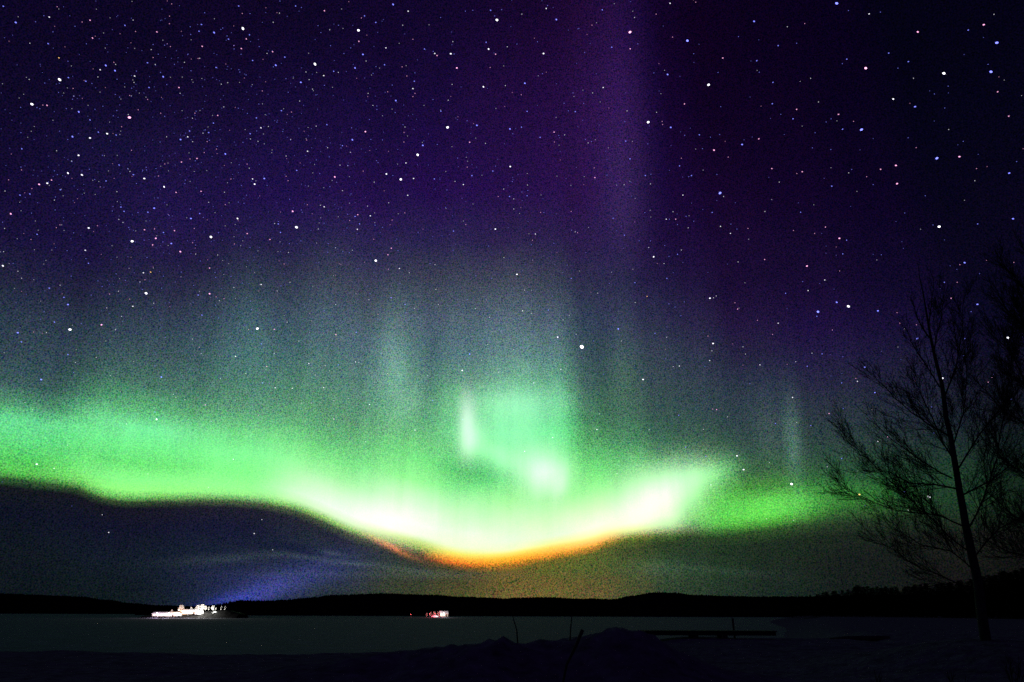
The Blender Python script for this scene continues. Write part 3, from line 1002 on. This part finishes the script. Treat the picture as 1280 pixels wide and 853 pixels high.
FT = [(214, 768.5, 761, 'small dim frosted tree behind the long low cabin', 2, 1), (225.5, 767.5, 755, 'warm orange lit frosted tree standing alone between the two cabins', 1, 1.1),
      (238.5, 765, 758, 'short frosted tree rising just behind the snow roofed cabin', 0, 1), (246, 765.5, 755.5, 'frosted tree right of the snow roofed cabin', 1, 1),
      (251.5, 765, 754.2, 'tallest bright frosted tree in the middle of the lit grove', 1, 1.2), (256.5, 764.5, 756, 'bright frosted tree just right of the tallest lit tree', 0, 1.2),
      (260.5, 764.5, 757.5, 'small frosted tree at the right end of the dense lit grove', 2, 1), (265.5, 764, 756, 'pale frosted tree separated from the grove by a dark gap', 1, 1),
      (269.5, 764, 759, 'low frosted tree between the pale tree and two dim ones', 0, 1.1), (276, 764, 756.5, 'dim thin frosted tree near the right end of the lit shore', 2, .9), (281, 764, 756, 'faintest thin frosted tree at the very right end of the lit shore', 2, .8)]
for px, pb, pt, lab, kind, sw in FT:
    a = at_y(px, pb, LY + 3); t = at_y(px, pt, LY + 3)
    e = empty('frosted_tree', (a.x, LY + 3, max(0.2, a.z)), lab, 'tree', FG, px)
    for nm, me in (('trunk', fpm[kind][0]), ('crown', fpm[kind][1])):
        o = bpy.data.objects.new(nm, me); COL.objects.link(o); o.parent = e
    s = (t.z - a.z) / 6.0
    e.scale = (s * sw * 1.2, s * sw * 1.2, s)

LG = 'floodlight posts on the lit shore'
WARM = (1.0, 0.90, 0.78)
lamp_post(197, 771.0, LY - 14, 2.3, (1.0, .74, .95), 6500, 'lamp post in front of the left half of the long low cabin', LG)
lamp_post(211, 771.0, LY - 14, 2.3, (1.0, .90, .97), 7500, 'lamp post in front of the right half of the long low cabin', LG)
lamp_post(224, 769.5, LY - 4, 3.2, (1.0, .55, .30), 3600, 'lamp post at the foot of the warm orange lit tree', LG)
lamp_post(235, 769.0, LY - 11, 2.6, (1.0, .92, .90), 7000, 'lamp post in front of the snow roofed cabin', LG)
lamp_post(252, 768.2, LY - 5, 3.0, (1.0, .95, .85), 11000, 'lamp post at the foot of the bright frosted grove', LG)
lamp_post(266, 766.5, LY - 6, 3.0, (.95, 1.0, .90), 4500, 'rightmost lamp post, by the pale frosted tree', LG)

# ------------------------------------------------------------------ small red lit place in the middle of the far shore
RY = 640.0
cabin(550, 560, 771.0, 764.5, RY, 'small cabin with a brilliantly lit front on the far shore', 2, 'wall', .35)
lamp_post(555, 771.8, RY - 9, 3.2, (1.0, .88, .86), 6500, 'white lamp post in front of the small lit cabin', 'lamp posts at the red lit place')
lamp_post(544, 771.6, RY - 6, 2.6, (1.0, .10, .16), 2400, 'red lamp post left of the small lit cabin', 'lamp posts at the red lit place', True)
lamp_post(537, 771.4, RY - 5, 2.4, (1.0, .12, .16), 1500, 'red lamp post among the brush farthest from the small cabin', 'lamp posts at the red lit place', True)
lamp_post(513.5, 771.2, RY - 5, 1.6, (1.0, .1, .2), 120, 'tiny red lamp standing alone far left of the small cabin', 'lamp posts at the red lit place', True)
bsh = frosted_mesh(77, 4.0, 1.3, 90)
bma = bpy.data.meshes.new('trunk'); bsh[0].to_mesh(bma); bsh[0].free(); bma.materials.append(MAT['bark'])
bmb = bpy.data.meshes.new('crown'); bsh[1].to_mesh(bmb); bsh[1].free(); bmb.materials.append(MAT['shrub_twig'])
for px, pt, lab in ((533.5, 765.5, 'red lit bush at the left end of the red brush'), (538, 764, 'red lit bush second from the left in the red brush'),
                    (543, 763, 'tallest red lit bush in the middle of the brush'), (548, 763.5, 'red lit bush touching the small lit cabin')):
    a = at_y(px, 771, RY + 2); t = at_y(px, pt, RY + 2)
    e = empty('red_lit_bush', (a.x, RY + 2, 0.0), lab, 'bush', 'red lit bushes left of the small cabin', px)
    for nm, me in (('trunk', bma), ('crown', bmb)):
        o = bpy.data.objects.new(nm, me); COL.objects.link(o); o.parent = e
    s = t.z / 4.0
    e.scale = (s, s, s)

# ------------------------------------------------------------------ stars
TILES = [
 (0, 0, 3.553, "15,28,2,b; 70,100,3,b; 219,76,2,w; 195,70,1,b; 254,30,1,p; 400,90,2,p; 365,98,1,p; 411,169,2,p; 384,195,1,b; 214,194,2,b; 262,257,2,o; 302,272,1,b; 158,97,1,b; 555,113,2,b; 602,140,1,p; 697,142,2,p; 753,72,1,p; 909,57,1,b; 895,109,2,b; 884,139,2,b; 847,153,1,b; 951,145,3,b; 981,131,1,b; 1015,174,2,b; 1079,127,4,w; 1060,27,2,b; 1076,60,1,p; 1108,155,2,b; 1094,173,2,p; 1072,216,2,p; 1122,269,2,b; 898,206,2,p; 880,260,1,p; 834,243,1,b; 757,207,1,p; 703,241,1,b; 655,279,2,b; 680,198,1,b; 470,291,3,b; 506,277,1,p; 445,310,2,w; 511,314,3,b; 520,352,1,b; 435,342,1,w; 265,354,4,w; 304,345,2,b; 381,361,2,b; 199,369,1,b; 598,338,2,w; 606,316,1,b; 725,341,3,b; 713,322,1,b; 741,376,1,b; 795,389,2,p; 662,389,2,b; 585,392,1,b; 512,420,1,b; 325,393,1,p; 328,427,1,b; 322,441,1,b; 142,463,4,w; 209,468,2,p; 177,483,1,b; 350,497,3,b; 422,486,1,b; 400,533,2,b; 519,491,1,b; 614,488,1,p; 575,522,4,p; 714,503,1,p; 540,563,1,p; 437,587,2,b; 476,594,3,w; 516,600,2,b; 400,613,3,w; 322,607,3,b; 301,620,1,b; 97,661,2,b; 96,755,1,p; 349,690,3,w; 740,608,1,w; 842,582,2,b; 834,608,2,w; 802,620,3,b; 948,547,2,b; 967,513,2,p; 994,475,1,w; 912,577,1,b; 927,589,2,b; 1111,594,2,b; 1099,504,1,b; 1001,684,3,b; 907,678,1,p; 875,704,2,p; 844,706,1,p; 806,720,2,p; 920,629,1,p; 965,650,1,b; 529,733,2,b; 455,690,1,b; 302,769,3,w; 364,777,3,w; 255,776,1,b; 229,800,2,p; 210,814,3,w; 174,819,3,p; 397,752,1,b; 421,797,1,b; 471,804,2,b; 592,776,2,b; 641,793,3,w; 704,782,1,p; 729,830,3,w; 606,815,1,b; 1107,747,1,w; 1122,795,2,w; 1131,818,3,w; 1062,732,1,b; 893,850,2,p; 960,300,2,b; 983,374,1,w; 1061,310,1,b; 1093,333,1,b; 268,843,2,b; 651,755,1,b; 823,800,1,b"),
 (320, 0, 3.553, "176,27,2,b; 304,48,2,p; 482,71,2,b; 468,80,1,p; 532,100,2,b; 609,20,3,b; 676,50,2,w; 455,135,4,w; 457,184,2,p; 475,242,3,b; 421,213,1,b; 331,203,1,b; 577,213,2,w; 697,175,1,p; 748,218,2,b; 794,238,2,w; 804,247,2,p; 865,239,3,w; 880,240,1,b; 892,302,3,p; 1070,89,4,w; 1042,46,2,b; 1060,71,1,b; 1022,188,2,b; 1033,218,3,w; 1064,241,2,p; 1040,300,1,p; 1010,386,3,w; 74,230,2,p; 128,254,2,b; 88,290,3,b; 262,285,4,w; 222,320,1,w; 345,317,2,b; 301,336,2,w; 440,302,3,b; 236,354,1,w; 199,366,3,b; 133,350,1,b; 251,396,1,w; 143,410,1,b; 28,404,1,p; 194,449,1,w; 113,492,2,b; 158,498,1,p; 2,524,2,b; 22,568,2,w; 315,554,2,b; 486,585,3,p; 428,621,3,b; 384,647,2,b; 318,656,1,w; 229,672,2,w; 181,757,2,b; 37,793,3,b; 350,786,3,p; 283,771,1,b; 408,735,1,b; 325,697,1,b; 520,326,1,b; 533,296,1,b; 571,288,2,b; 649,297,1,p; 706,324,1,b; 670,338,1,p; 703,361,2,b; 605,378,1,b; 585,408,1,p; 697,394,2,w; 706,415,1,p; 697,429,1,p; 621,447,3,b; 537,486,1,b; 504,531,1,b; 653,554,1,b; 562,622,1,b; 657,631,1,p; 741,646,3,b; 718,688,4,w; 666,724,2,w; 579,773,3,w; 643,797,4,w; 700,793,2,w; 525,809,1,w; 792,795,2,b; 821,494,2,b; 851,566,4,w; 805,642,1,b; 949,632,2,p; 981,557,3,b; 1019,637,1,w; 1128,573,3,b; 1129,740,3,w; 1064,738,1,b; 1052,760,2,b; 959,780,2,b; 884,806,1,w; 921,820,2,w; 848,844,1,b; 871,375,1,w; 786,442,1,b; 963,46,1,b; 930,50,1,b; 820,78,1,b"),
 (640, 0, 3.553, "152,38,2,w; 158,25,1,b; 44,63,1,w; 197,87,3,b; 401,44,2,b; 524,143,4,p; 525,217,2,p; 559,195,1,b; 443,210,2,b; 297,127,1,b; 355,112,1,p; 140,238,3,w; 113,186,1,b; 22,196,1,b; 323,233,1,b; 57,370,3,b; 41,421,1,p; 67,495,2,b; 42,565,2,b; 125,610,2,b; 187,587,2,p; 188,631,1,p; 208,602,1,b; 271,413,1,b; 281,496,2,b; 405,389,2,w; 358,413,1,w; 231,459,1,b; 135,327,1,b; 326,620,1,b; 353,629,1,b; 338,635,1,w; 365,746,1,p; 368,789,2,p; 505,627,2,b; 524,706,2,b; 501,541,1,b; 605,543,4,w; 630,324,1,b; 691,331,3,b; 702,15,2,w; 816,10,1,p; 640,63,1,p; 779,181,4,b; 807,239,1,b; 713,165,1,p; 1075,95,3,b; 1006,163,1,b; 936,258,2,p; 915,322,1,b; 1087,270,2,b; 1098,321,1,b; 873,377,4,w; 766,462,2,p; 927,474,1,b; 705,566,3,b; 669,553,1,p; 767,601,1,b; 832,599,2,b; 897,667,3,p; 1022,642,3,b; 1096,617,2,p; 744,737,2,b; 752,703,1,p; 797,780,2,b; 785,785,1,b; 592,780,2,b; 617,774,1,b; 615,817,1,w; 910,775,1,b; 498,821,1,w; 422,778,1,b; 70,846,1,b; 69,822,1,w; 960,698,1,p; 922,598,1,b"),
 (960, 0, 3.553, "305,15,4,b; 449,62,2,w; 499,54,1,b; 357,47,1,b; 163,105,1,p; 45,203,2,b; 665,142,3,p; 889,134,2,b; 958,110,3,p; 1016,190,4,b; 434,303,4,p; 350,263,2,b; 330,283,1,b; 536,236,2,b; 623,274,2,b; 577,303,1,b; 781,326,4,w; 990,319,4,b; 977,286,1,b; 800,383,1,b; 1020,408,2,p; 1069,516,2,p; 556,440,3,w; 653,474,3,b; 415,576,4,b; 313,508,2,p; 280,528,1,b; 258,542,1,b; 331,574,2,b; 380,539,1,p; 127,486,2,p; 111,528,2,b; 19,461,2,b; 22,366,2,b; 189,348,1,w; 57,508,1,b; 209,590,1,b; 197,657,1,b; 279,664,1,b; 17,749,2,p; 152,763,2,p; 128,771,1,p; 50,809,1,w; 283,827,2,b; 500,752,2,p; 568,735,3,p; 573,816,3,p; 467,820,1,b; 438,785,1,p; 750,703,4,b; 850,696,3,p; 926,749,1,p; 1071,769,3,b; 1104,718,1,b; 658,656,1,p; 867,628,1,b; 785,480,1,b"),
 (0, 240, 3.553, "48,97,3,p; 140,94,1,b; 89,14,2,b; 133,9,2,b; 242,36,1,w; 245,80,1,b; 165,188,2,b; 138,211,1,p; 394,160,3,w; 433,150,1,p; 13,328,3,w; 80,352,1,w; 96,383,1,w; 379,259,2,w; 382,296,1,b; 393,317,2,b; 587,219,4,w; 642,168,2,p; 692,206,3,p; 678,235,2,p; 640,214,1,b; 572,158,1,b; 537,67,2,b; 551,86,2,b; 502,64,1,b; 685,72,3,b; 657,90,2,b; 726,180,2,b; 775,172,2,p; 761,229,3,b; 724,222,1,b; 801,265,3,p; 848,118,3,b; 887,96,2,b; 846,76,1,b; 903,113,1,b; 863,162,1,p; 782,2,2,p; 937,200,4,w; 970,181,1,b; 927,46,1,w; 1055,118,3,w; 1095,14,1,b; 1098,185,2,p; 1041,231,1,p; 967,280,1,w; 931,338,2,p; 637,359,2,w; 669,356,2,o; 644,390,1,p; 649,450,4,w; 632,433,1,b; 683,494,1,w; 576,476,1,p; 590,508,2,w; 557,393,1,b; 435,395,1,b; 316,374,1,b; 219,427,2,b; 267,414,1,w; 302,500,3,b; 284,468,2,b; 196,532,1,b; 242,578,2,b; 311,611,4,w; 451,590,3,p; 361,585,1,b; 540,553,1,w; 79,625,3,b; 95,666,2,b; 150,622,1,p; 880,458,2,b; 931,452,3,p; 995,474,1,p; 960,466,1,p; 897,547,2,b; 1026,375,1,b; 958,380,1,b; 726,374,1,b; 860,415,1,b; 805,356,1,b; 302,722,2,b; 335,757,1,w; 183,833,3,b; 490,815,1,w; 717,822,3,b; 855,653,1,w; 885,690,1,p; 1046,730,2,w; 1092,806,1,w; 979,829,1,w; 1113,485,1,b; 1087,592,1,b; 1104,611,1,p; 734,646,1,b; 513,612,1,w"),
 (320, 240, 3.553, "163,86,3,p; 180,157,4,w; 228,57,1,p; 303,66,2,w; 99,142,2,b; 109,180,2,b; 62,211,2,p; 440,109,2,b; 452,101,2,p; 460,142,2,b; 450,166,2,w; 404,160,1,b; 416,127,1,p; 508,106,2,w; 674,15,2,w; 661,93,1,p; 1126,20,2,b; 877,174,2,b; 932,145,1,p; 1063,165,3,w; 720,180,1,b; 562,157,1,b; 353,248,1,w; 319,268,1,b; 523,210,1,p; 601,250,2,p; 586,279,2,p; 532,305,4,w; 637,340,2,w; 795,323,1,w; 773,318,1,b; 1047,384,1,b; 600,470,2,b; 662,500,2,b; 799,433,1,w; 666,537,1,b; 542,543,1,p; 975,518,1,w; 1036,557,1,w; 355,634,2,p; 446,623,2,b; 6,607,4,w; 81,610,2,p; 68,582,1,b; 23,411,2,w; 94,440,1,w; 151,401,1,w; 24,675,2,b; 81,717,1,w; 48,775,2,p; 235,762,2,w; 366,768,2,b; 442,755,2,w; 457,758,1,w; 484,778,1,b; 263,813,1,w; 327,795,1,w; 949,720,3,b; 916,793,3,w; 555,717,1,b; 763,815,1,w; 190,662,1,w; 28,848,2,b; 59,849,1,b; 354,500,1,w; 303,528,1,b; 1008,655,1,b; 148,230,1,b; 205,90,1,b; 1033,240,1,b; 640,408,1,b"),
 (640, 240, 3.553, "67,17,2,b; 127,91,1,p; 142,92,1,b; 104,187,2,w; 264,170,1,b; 281,177,1,w; 291,181,1,p; 449,117,2,b; 499,192,2,b; 565,217,1,b; 607,247,1,w; 590,92,1,b; 685,121,2,w; 699,121,1,b; 727,121,2,p; 715,88,1,w; 735,145,1,b; 759,14,2,w; 924,5,4,b; 889,91,2,b; 926,153,2,w; 972,143,1,b; 970,184,2,w; 999,165,1,b; 1048,162,1,p; 807,130,1,b; 629,288,3,w; 752,258,1,w; 735,277,2,b; 22,366,3,w; 55,436,1,w; 47,528,2,w; 86,539,1,w; 161,525,2,b; 263,384,2,b; 432,406,1,b; 546,403,2,b; 600,464,2,o; 547,491,1,w; 688,384,2,b; 675,318,1,w; 697,286,1,b; 1004,311,1,w; 1122,300,2,p; 879,472,3,w; 895,470,1,w; 907,462,1,w; 724,511,1,b; 697,497,1,b; 765,488,1,b; 1002,520,2,p; 472,608,3,b; 203,645,3,w; 310,688,5,w; 285,632,1,w; 635,628,2,b; 687,645,1,w; 893,673,3,w; 870,640,1,p; 878,749,2,w; 888,706,1,w; 716,775,1,w; 743,773,2,w; 582,833,3,w; 217,788,2,w; 227,568,1,w; 254,548,1,w; 1101,768,2,w; 1026,688,1,w; 1037,720,1,w; 97,848,2,w; 1090,570,1,p; 990,492,1,p; 486,662,1,w; 750,550,1,b; 8,700,1,w"),
 (960, 260, 3.553, "145,19,2,b; 255,85,2,p; 207,113,1,p; 113,100,1,p; 317,135,3,p; 349,143,2,b; 332,204,2,b; 173,258,3,p; 252,320,2,w; 178,367,2,w; 78,379,2,b; 154,327,1,b; 305,419,3,b; 357,437,4,w; 222,461,4,b; 217,481,2,b; 488,457,3,b; 45,512,2,w; 573,465,1,p; 586,511,2,p; 606,537,1,w; 659,519,1,p; 663,580,3,b; 240,648,2,b; 123,683,1,w; 174,703,2,b; 195,645,1,w; 430,707,3,b; 390,757,1,p; 397,770,2,w; 327,777,2,b; 474,820,2,b; 760,83,4,w; 931,71,2,b; 1088,48,3,b; 873,243,3,b; 852,252,1,p; 940,291,2,b; 783,330,2,b; 813,401,2,p; 930,428,3,b; 874,580,2,b; 867,655,3,b; 773,757,4,w; 1066,576,4,w; 995,753,1,p; 977,773,2,p; 503,208,1,b; 970,233,1,p; 1092,242,1,p; 902,460,1,b; 110,843,1,w; 20,562,1,p; 318,280,1,p; 286,542,1,p; 840,330,1,p"),
 (420, 420, 3.765, "738,303,1,w; 455,303,2,b; 372,443,2,w; 140,498,1,w; 158,323,2,w; 58,294,1,w; 888,543,2,w; 1020,478,2,w; 1228,440,2,w; 1240,367,1,w"),
 (640, 400, 2.667, "556,318,2,b; 669,297,1,p; 682,299,2,p; 719,323,1,w; 638,365,1,w; 283,366,1,w; 579,424,2,b; 646,455,2,b; 750,453,3,w; 772,499,3,w; 663,550,2,w; 932,547,4,w; 878,345,2,b; 935,258,2,w; 949,342,1,w; 996,352,2,b; 858,475,1,w; 1057,312,2,p; 849,663,1,w; 1104,295,1,b; 457,366,1,w; 350,512,1,w"),
 (0, 480, 2.942, "576,130,3,w; 570,103,2,b; 755,77,2,p; 1012,14,2,w; 1075,16,2,w; 1190,13,2,w; 1228,62,1,w; 1228,129,2,p; 950,115,1,p; 865,60,1,w; 777,137,1,w; 858,277,2,w; 135,295,3,w; 199,310,2,w; 544,331,1,w; 767,380,1,w; 376,481,1,w; 400,546,2,w; 935,550,2,w; 963,499,1,w; 1003,610,1,w; 465,147,1,w; 647,50,1,w; 638,38,1,w; 680,58,1,w; 1145,70,1,w; 1108,70,1,w; 249,225,1,w; 92,68,1,w; 120,95,1,w"),
 (960, 480, 3.553, "531,235,2,p; 488,255,2,w; 327,331,2,b; 263,368,1,w; 406,491,3,o; 715,501,4,w; 606,479,2,b; 622,560,2,w; 727,102,1,b; 735,218,2,b; 114,605,1,w; 475,38,2,b; 386,410,1,w"),
]
SC = {'w': (.93, .92, 1.0), 'b': (.20, .22, 1.0), 'p': (1.0, .42, .74), 'o': (1.0, .55, .16)}
STR = {5: 3.0, 4: 2.4, 3: 1.7, 2: 1.2, 1: .75, 0: .42}
RAD = {5: 2.0, 4: 1.2, 3: 0.88, 2: 0.66, 1: 0.54, 0: 0.5}       # half width in pixels of the 1280 px photograph
STAR_R = 20000.0
stars = []
for X0, Y0, sc, txt in TILES:
    for item in txt.split(';'):
        a, b, c, k = item.strip().split(',')
        stars.append((X0 + float(a) / sc, Y0 + float(b) / sc, int(c), k))
stars.sort(key=lambda s: -s[2])
def starlight(col, strength):
    """light of a star, shining through the airglow in front of it"""
    m = glow('starlight', col, strength)
    nt = m.node_tree
    ad = nt.nodes.new('ShaderNodeAddShader')
    tr = nt.nodes.new('ShaderNodeBsdfTransparent')
    nt.links.new(nt.nodes['Emission'].outputs[0], ad.inputs[0])
    nt.links.new(tr.outputs[0], ad.inputs[1])
    nt.links.new(ad.outputs[0], nt.nodes['Material Output'].inputs[0])
    return m
star_mat = {(c, k): starlight(SC[k], STR[c] * .5) for c in STR for k in SC}   # front and back of the sphere add up
star_mesh = {}
for c in STR:
    for k in SC:
        bm = bmesh.new()
        bmesh.ops.create_icosphere(bm, subdivisions=2 if c > 3 else 1, radius=1.0)
        me = bpy.data.meshes.new('star'); bm.to_mesh(me); bm.free()
        me.materials.append(star_mat[(c, k)])
        star_mesh[(c, k)] = me
N_IND = 300
rows_ = [(90, 'along the top'), (190, 'in upper sky'), (290, 'in middle sky'), (390, 'in lower violet sky'), (480, 'in grey green veil'), (580, 'above bright aurora'), (700, 'amid aurora band')]
cols_ = [(130, 'far left'), (270, 'left'), (420, 'left of centre'), (560, 'near centre left'), (720, 'centre'), (860, 'near centre right'), (1000, 'right of centre'), (1140, 'right'), (1300, 'far right')]
szn = {5: 'very brightest', 4: 'big bright', 3: 'bright', 2: 'small', 1: 'faint'}
cln = {'w': 'white', 'b': 'blue', 'p': 'pink', 'o': 'orange'}
ordn = ['leftmost', 'second', 'third', 'fourth', 'fifth', 'sixth', 'seventh', 'eighth', 'ninth', 'tenth']
numn = ['', 'one', 'two', 'three', 'four', 'five', 'six', 'seven', 'eight', 'nine', 'ten']
ind = stars[:N_IND]
bins = {}
for s in ind:
    rn = next(n for y, n in rows_ if s[1] < y); cn = next(n for x, n in cols_ if s[0] < x)
    bins.setdefault((szn[s[2]], cln[s[3]], rn, cn), []).append(s)
rng = random.Random(5)
for (z, cl, rn, cn), lst in bins.items():
    lst.sort(key=lambda s: s[0])
    for i, s in enumerate(lst):
        if len(lst) == 1:
            lab = '%s %s star %s, %s' % (z, cl, rn, cn)
        else:
            lab = '%s%s of %s %s %s stars %s, %s' % (ordn[i], ' from left' if i else '', numn[len(lst)], z, cl, rn, cn)
        o = bpy.data.objects.new('star', star_mesh[(s[2], s[3])])
        COL.objects.link(o)
        d = px_dir(s[0], s[1])
        # equal size on the picture's angle: the star is a sphere a little drawn out by its drift during the exposure
        f = STAR_R / FPX * RAD[s[2]] * d.dot(px_dir(640, 426.5))
        o.location = d * STAR_R
        off = math.hypot(s[0] - 640, s[1] - 430) / 770.0
        st = 1.0 + rng.uniform(0.0, .25) + .35 * off
        o.rotation_euler = d.to_track_quat('Z', 'Y').to_euler()
        q = d.to_track_quat('Z', 'Y') @ Matrix.Rotation(rng.uniform(-.5, .9), 3, 'Z').to_quaternion()
        o.rotation_euler = q.to_euler()
        o.scale = (f * st, f, f)
        tag(o, lab, 'star', 'stars in the night sky')
# the rest: faint stars beyond counting
faint = bmesh.new()
fm = bpy.data.meshes.new('faint_stars')
slots = {}
def add_faint(px, py, c, k):
    d = px_dir(px, py)
    f = STAR_R / FPX * RAD[c] * d.dot(px_dir(640, 426.5)) * .95
    key = (c, k)
    if key not in slots:
        slots[key] = len(slots); fm.materials.append(star_mat[key])
    r = bmesh.ops.create_icosphere(faint, subdivisions=1, radius=f, matrix=Matrix.Translation(d * STAR_R))
    fs = set()
    for v in r['verts']:
        fs.update(v.link_faces)
    for fc_ in fs:
        fc_.material_index = slots[key]
for s in stars[N_IND:]:
    add_faint(*s)
n = 0
while n < 1700:
    px = rng.uniform(-200, 1480); py = rng.uniform(-260, 640)
    w = .16 + 2.0 * math.exp(-((px - 230) / 260) ** 2 - ((py - 200) / 190) ** 2) + .5 * math.exp(-((px - 640) / 300) ** 2 - ((py - 250) / 150) ** 2)
    if py > 470: w *= .25
    if rng.random() > w / 2.3: continue
    add_faint(px, py, 0 if rng.random() < .8 else 1, rng.choice('bbbbwwpb'))
    n += 1
faint.to_mesh(fm); faint.free()
fo = bpy.data.objects.new('faint_stars', fm)
COL.objects.link(fo)
tag(fo, 'countless faint stars strewn over the whole violet night sky', 'stars', kind='stuff')
